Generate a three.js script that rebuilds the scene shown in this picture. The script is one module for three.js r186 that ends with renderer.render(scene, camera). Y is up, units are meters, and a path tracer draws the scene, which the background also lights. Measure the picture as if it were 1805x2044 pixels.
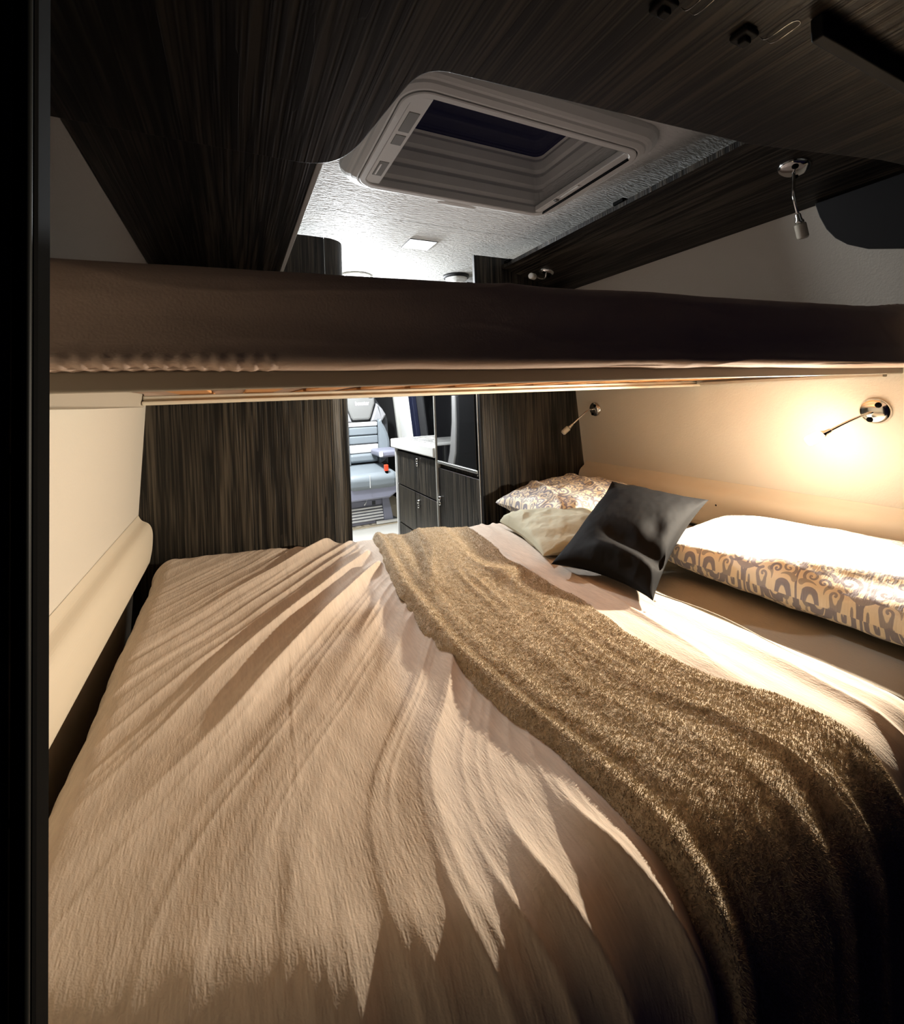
import * as THREE from 'three';
import { RoundedBoxGeometry } from 'three/addons/geometries/RoundedBoxGeometry.js';
import { mergeGeometries } from 'three/addons/utils/BufferGeometryUtils.js';
import { TextGeometry } from 'three/addons/geometries/TextGeometry.js';
import { RectAreaLightUniformsLib } from 'three/addons/lights/RectAreaLightUniformsLib.js';
import { FontLoader } from 'three/addons/loaders/FontLoader.js';

// ---------------------------------------------------------------- camera, sky, exposure
const H = 1.2;                                   // eye height above the van floor; coordinates below are measured from the eye
const scene = new THREE.Scene();
scene.background = new THREE.Color().setRGB(0.0022, 0.0020, 0.0065);   // night sky
const yaw = Math.atan(436 / 900), roll = 2.2 * Math.PI / 180;
const camera = new THREE.PerspectiveCamera(2 * Math.atan(1249 / 900) * 180 / Math.PI, 1805 / 2498, 0.02, 60);
camera.position.set(0, H, 0);
const cRight = new THREE.Vector3(Math.cos(yaw), 0, Math.sin(yaw));
camera.up.copy(cRight).multiplyScalar(Math.sin(roll)).add(new THREE.Vector3(0, Math.cos(roll), 0));
camera.lookAt(Math.sin(yaw), H, -Math.cos(yaw));
camera.setViewOffset(1805, 2498, 0, 454, 1805, 2044);
const renderer = new THREE.WebGLRenderer();
renderer.toneMapping = THREE.LinearToneMapping;
renderer.toneMappingExposure = 1.0;
renderer.shadowMap.enabled = true; RectAreaLightUniformsLib.init();

// strengths of the two lamps that are switched on (built in their own builders below)
const READ_SPOT = 9, READ_SPILL = 0.085, DOME = 4.6, DOME2 = 16;
const WARM = [1.0, 0.87, 0.69], COOL = [0.93, 0.97, 1.0];

// ---------------------------------------------------------------- noise
function hash(i, j, s = 0) { let h = Math.imul(i | 0, 374761393) ^ Math.imul(j | 0, 668265263) ^ Math.imul(s | 0, 2147483647 - 1640531527); h = Math.imul(h ^ (h >>> 13), 1274126177); h ^= h >>> 16; return (h >>> 0) / 4294967296; }
const sm = t => t * t * (3 - 2 * t), mix = (a, b, t) => a + (b - a) * t, cl = (x, a = 0, b = 1) => Math.min(b, Math.max(a, x));
const ss = (a, b, x) => sm(cl((x - a) / (b - a)));
function vn(x, y, s = 0, px = 0, py = 0) {
  let i = Math.floor(x), j = Math.floor(y); const u = sm(x - i), v = sm(y - j);
  const w = (k, p) => p ? ((k % p) + p) % p : k;
  const a = hash(w(i, px), w(j, py), s), b = hash(w(i + 1, px), w(j, py), s), c = hash(w(i, px), w(j + 1, py), s), d = hash(w(i + 1, px), w(j + 1, py), s);
  return mix(mix(a, b, u), mix(c, d, u), v);
}
const sn = (x, y, s) => vn(x, y, s) * 2 - 1;
function fbm(x, y, s, o = 4) { let r = 0, a = .5; for (let k = 0; k < o; k++) { r += a * sn(x, y, s + k); x *= 2.03; y *= 2.03; a *= .5; } return r; }
const ridge = (x, y, s) => 1 - Math.abs(sn(x, y, s));
function lut(pts, x) { if (x <= pts[0][0]) return pts[0][1]; for (let k = 1; k < pts.length; k++) if (x <= pts[k][0]) { const [a, b] = pts[k - 1], [c, d] = pts[k]; return mix(b, d, sm((x - a) / (c - a)) * .5 + .5 * (x - a) / (c - a)); } return pts[pts.length - 1][1]; }

// ---------------------------------------------------------------- textures (1 texture unit = 1 metre / rep)
function tex(w, h, fn, rep = [1, 1], color = true) {
  const d = new Uint8Array(w * h * 4);
  const enc = v => { v = cl(v); return 255 * (v <= .0031308 ? 12.92 * v : 1.055 * Math.pow(v, 1 / 2.4) - .055); };
  for (let j = 0; j < h; j++) for (let i = 0; i < w; i++) {
    const c = fn((i + .5) / w, (j + .5) / h), o = (j * w + i) * 4;
    if (color) { d[o] = enc(c[0]); d[o + 1] = enc(c[1]); d[o + 2] = enc(c[2]); } else d[o] = d[o + 1] = d[o + 2] = cl(c) * 255;
    d[o + 3] = 255;
  }
  const t = new THREE.DataTexture(d, w, h); t.wrapS = t.wrapT = THREE.RepeatWrapping; t.magFilter = THREE.LinearFilter; t.minFilter = THREE.LinearMipmapLinearFilter; t.generateMipmaps = true;
  if (color) t.colorSpace = THREE.SRGBColorSpace; t.repeat.set(rep[0], rep[1]); t.needsUpdate = true; return t;
}
const woodV = (u, v) => {
  const w = u + .006 * (vn(u * 6, v * 3, 9, 6, 3) - .5);
  const a = vn(w * 38, v * 2, 1, 38, 2), b = vn(w * 140, v * 5, 2, 140, 5), c = vn(w * 400, v * 9, 3, 400, 9), e = vn(w * 11, v * 1, 4, 11, 1);
  let t = .20 * a + .30 * b + .34 * c + .16 * e; t = cl((t - .32) / .38);
  const pore = b < .16 ? .25 : 1; return t * pore;
};
const tWood = tex(2048, 512, (u, v) => { const t = Math.pow(woodV(u, v), 1.9); return [mix(.004, .062, t), mix(.0034, .051, t), mix(.0028, .037, t)]; });
const tWoodB = tex(2048, 512, (u, v) => woodV(u, v), [1, 1], false);
const tLinenB = tex(1024, 1024, (u, v) => .5 * vn(u * 300, v * 60, 21, 300, 60) + .25 * vn(u * 480, v * 480, 22, 480, 480) + .25 * vn(u * 90, v * 14, 23, 90, 14), [2, 2], false);
const tLinen = tex(512, 512, (u, v) => { const t = .55 * vn(u * 220, v * 30, 24, 220, 30) + .45 * vn(u * 40, v * 9, 25, 40, 9), k = .86 + .26 * t; return [.53 * k, .445 * k, .365 * k]; }, [2, 2]);
const tFleeceB = tex(1024, 1024, (u, v) => .55 * vn(u * 150 + 3 * vn(u * 20, v * 20, 30, 20, 20), v * 150, 31, 0, 150) + .45 * vn(u * 380, v * 380, 32, 380, 380), [3, 3], false);
const tFleece = tex(512, 512, (u, v) => { const t = .5 * vn(u * 70, v * 70, 33, 70, 70) + .5 * vn(u * 200, v * 200, 34, 200, 200), k = .70 + .55 * t; return [.42 * k, .34 * k, .24 * k]; }, [3, 3]);
const tCeilB = tex(1024, 1024, (u, v) => .65 * vn(u * 34 + 2.2 * vn(u * 7, v * 7, 44, 7, 7), v * 130, 41, 0, 130) + .35 * vn(u * 120, v * 300, 42, 120, 300), [2, 2], false);
const tWallB = tex(512, 512, (u, v) => .5 * vn(u * 160, v * 160, 51, 160, 160) + .5 * vn(u * 60, v * 60, 52, 60, 60), [3, 3], false);
// damask print of the pillow cases
function damask() {
  const N = 1024, c = document.createElement('canvas'); c.width = c.height = N; const g = c.getContext('2d');
  g.fillStyle = '#efe4cd'; g.fillRect(0, 0, N, N); const inks = ['#97949c', '#a5a1a2', '#b3ada4'];
  // a stroke that tapers from w0 to w1 along a function of t
  function stroke(fn, w0, w1, f) { g.fillStyle = f; for (let k = 0; k <= 90; k++) { const t = k / 90, [x, y] = fn(t), w = mix(w0, w1, t); for (const ox of [-N, 0, N]) for (const oy of [-N, 0, N]) if (x + ox > -40 && x + ox < N + 40 && y + oy > -40 && y + oy < N + 40) { g.beginPath(); g.arc(x + ox, y + oy, w, 0, 6.3); g.fill(); } } }
  const spiral = (x, y, r, a0, turns, s, f, w) => stroke(t => { const a = a0 + s * t * turns * 6.283, q = r * Math.pow(1 - t, .8); return [x + Math.cos(a) * q, y + Math.sin(a) * q]; }, w, w * .45, f);
  const leaf = (x, y, a, l, bend, w, f) => stroke(t => [x + Math.cos(a + bend * t) * l * t, y + Math.sin(a + bend * t) * l * t], w, 1.5, f);
  function motif(x, y) {
    stroke(t => [x + 8 * Math.sin(t * 6), y + 130 - 250 * t], 6, 4, inks[0]);
    for (const s of [-1, 1]) {
      const X = q => x + s * q, A = a => s > 0 ? a : Math.PI - a;
      spiral(X(66), y + 20, 46, A(2.4), 1.35, s, inks[0], 10); spiral(X(50), y - 78, 34, A(2.2), 1.3, s, inks[1], 7); spiral(X(104), y - 62, 26, A(.4), 1.2, -s, inks[0], 7); spiral(X(96), y + 108, 30, A(4.4), 1.3, -s, inks[1], 8);
      leaf(X(4), y + 96, A(-.1), 92, s * -.5, 15, inks[1]); leaf(X(112), y + 30, A(-1.1), 66, s * .7, 14, inks[0]); leaf(X(16), y - 34, A(-.9), 62, s * .8, 13, inks[2]); leaf(X(30), y + 66, A(1.0), 58, s * -.7, 12, inks[0]); leaf(X(70), y - 108, A(-.5), 52, s * .6, 10, inks[0]); leaf(X(120), y + 74, A(.5), 44, s * .6, 11, inks[2]);
      for (let k = 0; k < 4; k++) stroke(t => [X(14 + 15 * k), y - 116 - 14 * Math.sin(k * 1.6)], 6, 6, inks[k % 3]);
    }
    leaf(x, y - 104, -1.57, 52, .35, 14, inks[0]); leaf(x, y - 104, -1.57, 52, -.35, 14, inks[0]);
  }
  for (let i = 0; i < 4; i++) for (let j = 0; j < 4; j++) motif(i * N / 4 + 128, j * N / 4 + 128 + (i & 1 ? 128 : 0));
  const t = new THREE.CanvasTexture(c); t.colorSpace = THREE.SRGBColorSpace; t.wrapS = t.wrapT = THREE.RepeatWrapping; t.repeat.set(2.3, 2.3); return t;
}
const tDamask = damask();

// ---------------------------------------------------------------- materials
const lin = (r, g, b) => new THREE.Color().setRGB(r, g, b);
const mat = (c, roughness = .8, o = {}) => new THREE.MeshPhysicalMaterial({ color: Array.isArray(c) ? lin(...c) : c, roughness, side: THREE.DoubleSide, ...o });
const M = {
  wall: mat([.65, .60, .515], .75, { bumpMap: tWallB, bumpScale: .0004 }),
  ceil: mat([.72, .72, .70], .7, { bumpMap: tCeilB, bumpScale: .0016 }),
  wood: mat(0xffffff, .45, { specularIntensity: .6, map: tWood, bumpMap: tWoodB, bumpScale: .0006 }),
  black: mat([.0022, .0022, .0022], .8, { specularIntensity: .08 }), rubber: mat([.007, .0075, .0065], .5, { specularIntensity: .4 }), darkPlastic: mat([.010, .010, .011], .6, { specularIntensity: .5 }),
  trim: mat([.55, .55, .51], .4), alu: mat([.7, .7, .68], .3, { metalness: 1 }), chrome: mat([.78, .77, .74], .12, { metalness: 1 }),
  white: mat([.8, .8, .78], .4), hatch: mat([.68, .68, .66], .5), hatchDark: mat([.22, .22, .21], .6), cream: mat([.66, .585, .46], .6),
  linen: mat(0xffffff, .95, { map: tLinen, bumpMap: tLinenB, bumpScale: .0006 }),
  bunkSheet: mat([.60, .46, .39], .95, { bumpMap: tLinenB, bumpScale: .0003 }),
  taupe: mat([.29, .26, .205], .9, { bumpMap: tLinenB, bumpScale: .0006 }),
  fleece: mat(0xffffff, 1, { map: tFleece, bumpMap: tFleeceB, bumpScale: .0016, sheen: .4, sheenRoughness: .6, sheenColor: lin(.5, .42, .30) }),
  nap: mat(0xffffff, .9, { specularIntensity: .3 }),
  damask: mat(0xffffff, .9, { map: tDamask, bumpMap: tLinenB, bumpScale: .0004 }),
  sage: mat([.40, .39, .29], .9, { bumpMap: tLinenB, bumpScale: .0006 }),
  velvet: mat([.006, .006, .0065], .75, { specularIntensity: .16, sheen: .3, sheenRoughness: .4, sheenColor: lin(.05, .05, .05) }),
  slat: mat([.62, .30, .11], .6, {}), frame: mat([.36, .32, .26], .6), rail: mat([.82, .77, .64], .35),
  glassBlack: mat([.004, .004, .005], .03, { clearcoat: 1, clearcoatRoughness: .02, ior: 1.9 }),
  seat: mat([.17, .195, .215], .5), seatLight: mat([.62, .62, .62], .5), seatPlastic: mat([.19, .195, .25], .45), seatDark: mat([.03, .032, .036], .6),
  worktop: mat([.72, .72, .69], .35), red: mat([.7, .06, .02], .4), floor: mat([.55, .53, .48], .5), tread: mat([.45, .38, .27], .7),
  navy: mat([.006, .008, .022], .4), curtain: mat([.006, .006, .007], .95),
};

// ---------------------------------------------------------------- building helpers
const taken = new Map();
const numbered = n => { const k = taken.get(n) || 0; taken.set(n, k + 1); return k ? `${n}_${String(k).padStart(3, '0')}` : n; };
function thing(name, label, category, base = [0, 0, 0], group) {
  const o = new THREE.Group(); o.name = numbered(name); o.position.set(base[0], base[1] + H, base[2]);
  o.userData = { label, category }; if (group) o.userData.group = group;
  o.base = base; scene.add(o); return o;
}
function structure(name, label, category) { const o = thing(name, label, category); o.userData.kind = 'structure'; return o; }
const baseOf = p => { while (p && !p.base) p = p.parent; return p ? p.base : [0, 0, 0]; };
function part(name, geos, material, parent, label) {           // geometry in eye coordinates; kept relative to the thing's base
  let g = Array.isArray(geos) ? (geos.length > 1 ? mergeGeometries(geos.map(k => k.index ? k.toNonIndexed() : k).map(k => { for (const a of Object.keys(k.attributes)) if (!['position', 'normal', 'uv'].includes(a)) k.deleteAttribute(a); return k; })) : geos[0]) : geos;
  const b = baseOf(parent); g.translate(-b[0], -b[1], -b[2]);
  const m = new THREE.Mesh(g, material); m.name = name; m.castShadow = m.receiveShadow = true; if (label) m.userData.label = label;
  parent.add(m); return m;
}
function metricUV(g, turn = false) {
  if (g.index) g = g.toNonIndexed(); const p = g.attributes.position, n = g.attributes.normal, uv = new Float32Array(p.count * 2);
  for (let i = 0; i < p.count; i += 3) {
    let nx = 0, ny = 0, nz = 0; for (let k = 0; k < 3; k++) { nx += Math.abs(n.getX(i + k)); ny += Math.abs(n.getY(i + k)); nz += Math.abs(n.getZ(i + k)); }
    for (let k = 0; k < 3; k++) { const x = p.getX(i + k), y = p.getY(i + k), z = p.getZ(i + k); let a = nx >= ny && nx >= nz ? [z, y] : ny >= nz ? [x, z] : [x, y]; if (turn) a = [a[1], a[0]]; uv[(i + k) * 2] = a[0]; uv[(i + k) * 2 + 1] = a[1]; }
  }
  g.setAttribute('uv', new THREE.BufferAttribute(uv, 2)); return g;
}
function box(x0, x1, y0, y1, z0, z1, r = .002, turn = false) {
  const w = Math.abs(x1 - x0), h = Math.abs(y1 - y0), d = Math.abs(z1 - z0); r = Math.min(r, w * .45, h * .45, d * .45);
  const g = r > 0 ? new RoundedBoxGeometry(w, h, d, r > .012 ? 4 : 1, r) : new THREE.BoxGeometry(w, h, d); g.translate((x0 + x1) / 2, (y0 + y1) / 2, (z0 + z1) / 2); return metricUV(g, turn);
}
const V = (x, y, z) => new THREE.Vector3(x, y, z);
function tube(pts, r, seg = 40, rs = 10, closed = false) { return new THREE.TubeGeometry(new THREE.CatmullRomCurve3(pts.map(p => Array.isArray(p) ? V(...p) : p), closed), seg, r, rs, closed); }
function lathe(pts, pos, axis, seg = 36) { const g = new THREE.LatheGeometry(pts.map(p => new THREE.Vector2(...p)), seg); g.applyQuaternion(new THREE.Quaternion().setFromUnitVectors(V(0, 1, 0), axis.clone().normalize())); g.translate(...pos); return g; }
// polygon in a plane, extruded along an axis: poly of [a,b]; map(a,b,t) gives a point
function prism(poly, t0, t1, map, bevel = .0015) {
  const s = new THREE.Shape(poly.map(p => new THREE.Vector2(...p))); const g = new THREE.ExtrudeGeometry(s, { depth: t1 - t0 - 2 * bevel, bevelEnabled: bevel > 0, bevelSize: bevel, bevelOffset: -bevel, bevelThickness: bevel, bevelSegments: 2, curveSegments: 12 });
  const p = g.attributes.position; for (let i = 0; i < p.count; i++) p.setXYZ(i, ...map(p.getX(i), p.getY(i), p.getZ(i) + t0 + bevel)); g.computeVertexNormals(); return metricUV(g);
}
// cloth: grid of points, displaced along its normal by h(), given thickness so it is a closed slab
function cloth(nu, nv, fn, h, uvf, thick = .004) {
  const n = (nu + 1) * (nv + 1), P = new Float32Array(n * 3), U = new Float32Array(n * 2), idx = [];
  for (let j = 0; j <= nv; j++) for (let i = 0; i <= nu; i++) { const k = j * (nu + 1) + i, u = i / nu, v = j / nv; P.set(fn(u, v), k * 3); U.set(uvf(u, v), k * 2); }
  for (let j = 0; j < nv; j++) for (let i = 0; i < nu; i++) { const a = j * (nu + 1) + i, b = a + 1, c = a + nu + 1, d = c + 1; idx.push(a, c, b, b, c, d); }
  let g = new THREE.BufferGeometry(); g.setAttribute('position', new THREE.BufferAttribute(P, 3)); g.setIndex(idx); g.computeVertexNormals(); let N = g.attributes.normal.array.slice();
  for (let j = 0; j <= nv; j++) for (let i = 0; i <= nu; i++) { const k = j * (nu + 1) + i, q = h(i / nu, j / nv); for (let c = 0; c < 3; c++) P[k * 3 + c] += N[k * 3 + c] * q; }
  if (!thick) { g.computeVertexNormals(); g.setAttribute('uv', new THREE.BufferAttribute(U, 2)); return g; }
  const P2 = new Float32Array(n * 6), U2 = new Float32Array(n * 4); P2.set(P); U2.set(U); U2.set(U, n * 2);
  for (let k = 0; k < n * 3; k++) P2[n * 3 + k] = P[k] - N[k] * thick;
  const all = idx.slice(); for (let k = 0; k < idx.length; k += 3) all.push(idx[k] + n, idx[k + 2] + n, idx[k + 1] + n);
  const wallq = (a, b) => all.push(a, b, a + n, b, b + n, a + n);
  for (let i = 0; i < nu; i++) { wallq(i, i + 1); wallq(nv * (nu + 1) + i + 1, nv * (nu + 1) + i); }
  for (let j = 0; j < nv; j++) { wallq((j + 1) * (nu + 1), j * (nu + 1)); wallq(j * (nu + 1) + nu, (j + 1) * (nu + 1) + nu); }
  g = new THREE.BufferGeometry(); g.setAttribute('position', new THREE.BufferAttribute(P2, 3)); g.setAttribute('uv', new THREE.BufferAttribute(U2, 2)); g.setIndex(all); g.computeVertexNormals(); return g;
}
function rrect(x0, x1, z0, z1, r, n = 8) { const o = []; const cs = [[x1 - r, z1 - r, 0], [x0 + r, z1 - r, 1], [x0 + r, z0 + r, 2], [x1 - r, z0 + r, 3]]; for (const [x, z, q] of cs) for (let k = 0; k <= n; k++) { const a = (q + k / n) * Math.PI / 2; o.push([x + r * Math.cos(a), z + r * Math.sin(a)]); } return o; }
function loft(rings) {                            // rings: [x0,x1,z0,z1,r,y]
  const L = rings.map(q => rrect(q[0], q[1], q[2], q[3], q[4]).map(p => [p[0], q[5], p[1]])), m = L[0].length, P = [], idx = [], U = [];
  L.forEach(l => l.forEach(p => { P.push(...p); U.push(p[0], p[2]); }));
  for (let j = 0; j < L.length - 1; j++) for (let i = 0; i < m; i++) { const a = j * m + i, b = j * m + (i + 1) % m; idx.push(a, b, a + m, b, b + m, a + m); }
  const g = new THREE.BufferGeometry(); g.setAttribute('position', new THREE.Float32BufferAttribute(P, 3)); g.setAttribute('uv', new THREE.Float32BufferAttribute(U, 2)); g.setIndex(idx); const h = g.toNonIndexed(); h.computeVertexNormals(); return h;
}
const wl = y => -.258 + .088 * y, wr = y => 1.535 - .095 * y;      // inner faces of the leaning side walls
const FLOOR = -1.2, CEIL = .70, PZ = -1.75;                        // PZ: plane of the two partitions behind the beds
const ZR = -.16, ZW = -.20, ZF = -5.2;                           // ZW: where the side walls end at the rear door frame

// ================================================================ THE SETTING
{
  const f = structure('floor', 'pale vinyl floor of the living area glimpsed beyond the bed', 'floor');
  part('floor_panel', box(wl(FLOOR) - .05, wr(FLOOR) + .05, FLOOR - .04, FLOOR, ZF, ZR, 0), M.floor, f);
  const c = structure('ceiling', 'pale grey ribbed ceiling with a roof hatch cut into it', 'ceiling');
  const hx0 = .345, hx1 = 1.03, hz0 = -1.35, hz1 = -.885, xl = wl(CEIL) - .02, xr = wr(CEIL) + .02, J = -1.655;
  const p = [box(xl, hx0, CEIL, CEIL + .04, J + .0015, ZR, 0), box(hx1, xr, CEIL, CEIL + .04, J + .0015, ZR, 0), box(hx0, hx1, CEIL, CEIL + .04, J + .0015, hz0, 0), box(hx0, hx1, CEIL, CEIL + .04, hz1, ZR, 0)];
  part('ceiling_panel', p, M.ceil, c); part('ceiling_panel', box(xl, xr, CEIL, CEIL + .04, ZF, J - .0015, 0), M.ceil, c);
  part('joint_backing', box(xl, xr, CEIL + .006, CEIL + .03, J - .0015, J + .0015, 0), M.black, c);
  const side = (f, s, z0, z1, y0 = FLOOR, y1 = CEIL + .04) => prism([[f(y0), y0], [f(y1), y1], [f(y1) + s * .05, y1], [f(y0) + s * .05, y0]].map(q => [q[0], q[1]]), z0, z1, (a, b, t) => [a, b, t], 0);
  const wL = structure('wall_left', 'cream padded side wall on the left of the beds', 'wall'); part('wall_panel', side(wl, -1, -2.77, ZW), M.wall, wL); part('dinette_wall', side(wl, -1, ZF, -2.77), M.curtain, wL, 'dark wall of the dinette');
  const wR = structure('wall_right', 'cream padded side wall on the right above the pillows', 'wall');
  part('wall_panel', side(wr, 1, -3.25, -.30), M.wall, wR); part('wall_panel', side(wr, 1, -3.78, -3.25, FLOOR, -.42), M.darkPlastic, wR);
  part('wall_panel', side(wr, 1, -3.78, -3.25, .34, CEIL + .04), M.darkPlastic, wR); part('wall_panel', side(wr, 1, ZF, -3.78), M.curtain, wR);
  const wF = structure('wall_front', 'black curtain closing off the dark driver cab', 'wall'); part('curtain', box(wl(FLOOR) - .05, wr(FLOOR) + .05, FLOOR, CEIL, ZF - .05, ZF, 0), M.curtain, wF);
}
// partition of the washroom with its rounded corner
{
  const w = structure('wall_front_left', 'dark streaked wood partition left of the aisle with rounded corner', 'wall');
  part('panel', box(-.42, .329, FLOOR, .632, PZ - .018, PZ, .001), M.wood, w);
  const poly = [], r = .082, cx = .332, cz = PZ - r; for (let k = 0; k <= 14; k++) { const a = Math.PI / 2 * (1 - k / 14); poly.push([cx + r * Math.cos(a), cz + r * Math.sin(a)]); } for (let k = 14; k >= 0; k--) { const a = Math.PI / 2 * (1 - k / 14); poly.push([cx + (r - .018) * Math.cos(a), cz + (r - .018) * Math.sin(a)]); }
  const g = prism(poly, FLOOR, .632, (a, b, t) => [a, t, b], 0); { const p = g.attributes.position, uv = g.attributes.uv; for (let i = 0; i < p.count; i++) { const a = Math.atan2(p.getZ(i) - cz, p.getX(i) - cx); uv.setXY(i, .33 + (Math.PI / 2 - a) * r, p.getY(i)); } }
  part('rounded_corner', g, M.wood, w, 'rounded corner that catches the lamp light');
  part('side_panel', box(.396, .414, FLOOR, .632, -2.75, PZ - r, .001), M.wood, w);
  part('edge_trim', box(.396, .420, FLOOR, .632, -2.762, -2.752, .002), M.alu, w);
  const v = structure('wall_front_right', 'dark streaked wood partition right of the kitchen column', 'wall');
  part('panel', box(.993, 1.369, FLOOR, .634, PZ - .018, PZ, .001), M.wood, v); part('panel', box(1.371, 1.64, FLOOR, .634, PZ - .018, PZ - .001, .001), M.wood, v);
  part('edge_trim', box(.983, .9915, FLOOR, .634, PZ - .02, PZ, .002), M.darkPlastic, v);
}
// rear door pillar on the left with its rubber seals
{
  const w = structure('wall_rear_left', 'black rear door pillar with upright rubber seals at the left edge', 'wall');
  const e = y => -.0548 + .0316 * y, zp = -.18;
  part('pillar', prism([[e(FLOOR) - .30, FLOOR], [e(FLOOR), FLOOR], [e(CEIL), CEIL], [e(CEIL) - .30, CEIL]], zp - .014, zp, (a, b, t) => [a, b, t], .002), M.black, w);
  const w2 = structure('wall_rear_right', 'black rear door pillar on the right just outside the view', 'wall');
  part('pillar', box(1.37, 1.70, FLOOR, CEIL, -.299, -.28, .002), M.black, w2);
  for (const [dx, r] of [[-.0016, .0014], [-.0062, .0013], [-.0112, .0013]]) part('rubber_seal', tube([[e(FLOOR) + dx, FLOOR + .005, zp + .002], [e(-.3) + dx, -.3, zp + .002], [e(CEIL) + dx, CEIL - .005, zp + .002]], r, 30, 8), M.rubber, w);
  for (const y of [.055, -.013, -.12, -.195]) part('screw', lathe([[0, 0], [.0013, .0003], [.0016, 0]], [e(y) - .0040, y, zp + .002], V(0, 0, 1), 12), M.black, w);
}

// ================================================================ LOWER BED
const zFar = x => mix(-1.715, -1.56, ss(-.1, .95, x)), zNear = x => lut([[-.25, -.475], [-.1, -.42], [.07, -.355], [.27, -.30], [.43, -.283], [.9, -.275], [1.6, -.27]], x);
const ZB = -1.68, ZN = -.33, XL = -.238;
function fold(s, e, r) { if (s <= e - r) return [s, 0]; const t = (s - e + r) / r; if (t < Math.PI / 2) return [e - r + r * Math.sin(t), r * (1 - Math.cos(t))]; return [e, r + (s - e + r - r * Math.PI / 2)]; }
// point of the made bed: ax = arc coordinate across, az = arc coordinate along
function bedPoint(ax, az, top) {
  let x = ax, dx = 0; if (ax < 0) { const q = fold(-ax, -XL, .05); x = -q[0]; dx = q[1]; }
  let z, dz; if (az > -1) [z, dz] = fold(az, ZN, .085); else { const q = fold(-az, -ZB, .05); z = -q[0]; dz = q[1]; }
  const t = (z - ZB) / (ZN - ZB); z = mix(zFar(x), zNear(x), t);
  const crown = .02 * ss(-1.45, -1.7, z) * ss(.3, -.2, x);
  return [x, top - dx - dz + crown, z];
}
{
  const b = thing('bed_platform', 'black box platform hidden under the lower mattress', 'bed base', [.63, FLOOR, -1.0]);
  part('platform', box(-.255, 1.5, -.66, -.63, -1.66, -.40, .004), M.wood, b);
  part('front_panel', box(-.255, 1.5, FLOOR, -.66, -.43, -.41, .003), M.wood, b);
  part('side_panel', box(-.255, -.235, FLOOR, -.66, -1.66, -.44, .003), M.wood, b);
  const m = thing('lower_mattress', 'wide lower mattress in a plain taupe fitted sheet', 'mattress', [.63, -.63, -1.0]);
  part('fitted_sheet', cloth(150, 130, (u, v) => { const ax = mix(-.30, 1.515, u), az = mix(-1.75, -.27, v); const p = bedPoint(ax, az, -.508); p[1] = Math.max(p[1], -.606); return p; }, (u, v) => .0025 * fbm(u * 14, v * 5, 60, 3) * ss(.55, .7, u), (u, v) => [u * 1.8, v * 1.5], .02), M.taupe, m);
}
// folds of the bed cover run in curves from the blanket to the lower left
const Gd = []; { let g = 0; for (let k = 0; k <= 400; k++) { const z = -1.8 + k * .005; const d = lut([[-1.8, -1.05], [-1.3, -.95], [-1.0, -.68], [-.62, -.62], [-.47, -.2], [-.36, .22], [-.2, .35]], z); Gd.push(g); g += d * .005; } }
const G = z => { const k = cl((z + 1.8) / .005, 0, 399.9), i = Math.floor(k); return mix(Gd[i], Gd[i + 1], k - i); };
function coverFolds(x, z, az) {
  const psi = x - G(Math.min(z, -.25)), e = Math.max(0, .36 - x);
  const w = psi + .018 * sn(x * 5, z * 5, 70);
  const big = Math.pow(ridge(w * 7.6, z * .9 + 3, 71), 2.2) - .3, mid = Math.pow(ridge(w * 19, z * 1.6, 72), 2) - .33, fine = Math.pow(ridge(w * 42, z * 3, 73), 2) - .33;
  const left = ss(.62, .0, e) * .75 + .25, back = ss(-.55, -.85, z), mid2 = .45 + .55 * back, region = (.35 + .65 * vn(x * 4, z * 3, 74));
  let h = (.040 * big + .013 * mid) * left * mid2 * region + .0024 * fine * region;
  h += .014 * fbm(x * 3.1, z * 3.1, 75, 2) * .5 + .0018 * fbm(x * 16, z * 10, 76, 3);
  const fr = ss(-.50, -.36, z); h += fr * (.015 * (Math.pow(ridge(w * 11, 3.3, 77), 2.6) - .3) + .006 * (Math.pow(ridge(w * 26, 1.3, 78), 2) - .33)) * ss(-.05, .2, x);
  const xc = lut([[-1.6, .135], [-1.4, .126], [-.62, .055], [-.585, .038], [-.56, .030], [-.545, .058], [-.41, .055], [-.3, .06]], z), cr = x - xc; h += (.0008 * Math.exp(-Math.pow((cr - .0025) / .003, 2)) - .0008 * Math.exp(-Math.pow((cr + .0025) / .003, 2))) * (.3 + .9 * vn(z * 9, 3, 115));
  return h * (1 - ss(.365, .40, x) * .92);
}
{
  const c = thing('bed_cover', 'rumpled beige linen cover spread over the lower bed', 'bed cover', [.34, -.63, -1.0]);
  const A0 = -.36, A1 = .925, B0 = -1.76, B1 = .12;
  const f = (u, v) => { const p = bedPoint(mix(A0, A1, u), mix(B0, B1, v), -.497); return p; };
  part('cover_cloth', cloth(420, 560, f, (u, v) => { const p = f(u, v), hem = ss(.925, .86, p[0]); let h = coverFolds(p[0], p[2]); if (p[0] > .7) h = mix(h, .012 * (Math.pow(ridge(p[0] * 24 + 2 * p[2], p[2] * 1.1, 79), 2) - .2), ss(.7, .76, p[0])) * (.35 + .65 * hem); return h + .004 * (1 - hem) * 0; }, (u, v) => [mix(A0, A1, u), mix(B0, B1, v)], .004), M.linen, c);
  // piped hem along the right edge of the cover
  const pts = []; for (let k = 0; k <= 40; k++) { const az = mix(-1.60, -.35, k / 40), p = bedPoint(.925 + .012 * Math.sin(k * .5), az, -.499); pts.push([p[0], p[1] + .001, p[2]]); }
  part('hem', tube(pts, .003, 160, 6), M.taupe, c);
}
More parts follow.
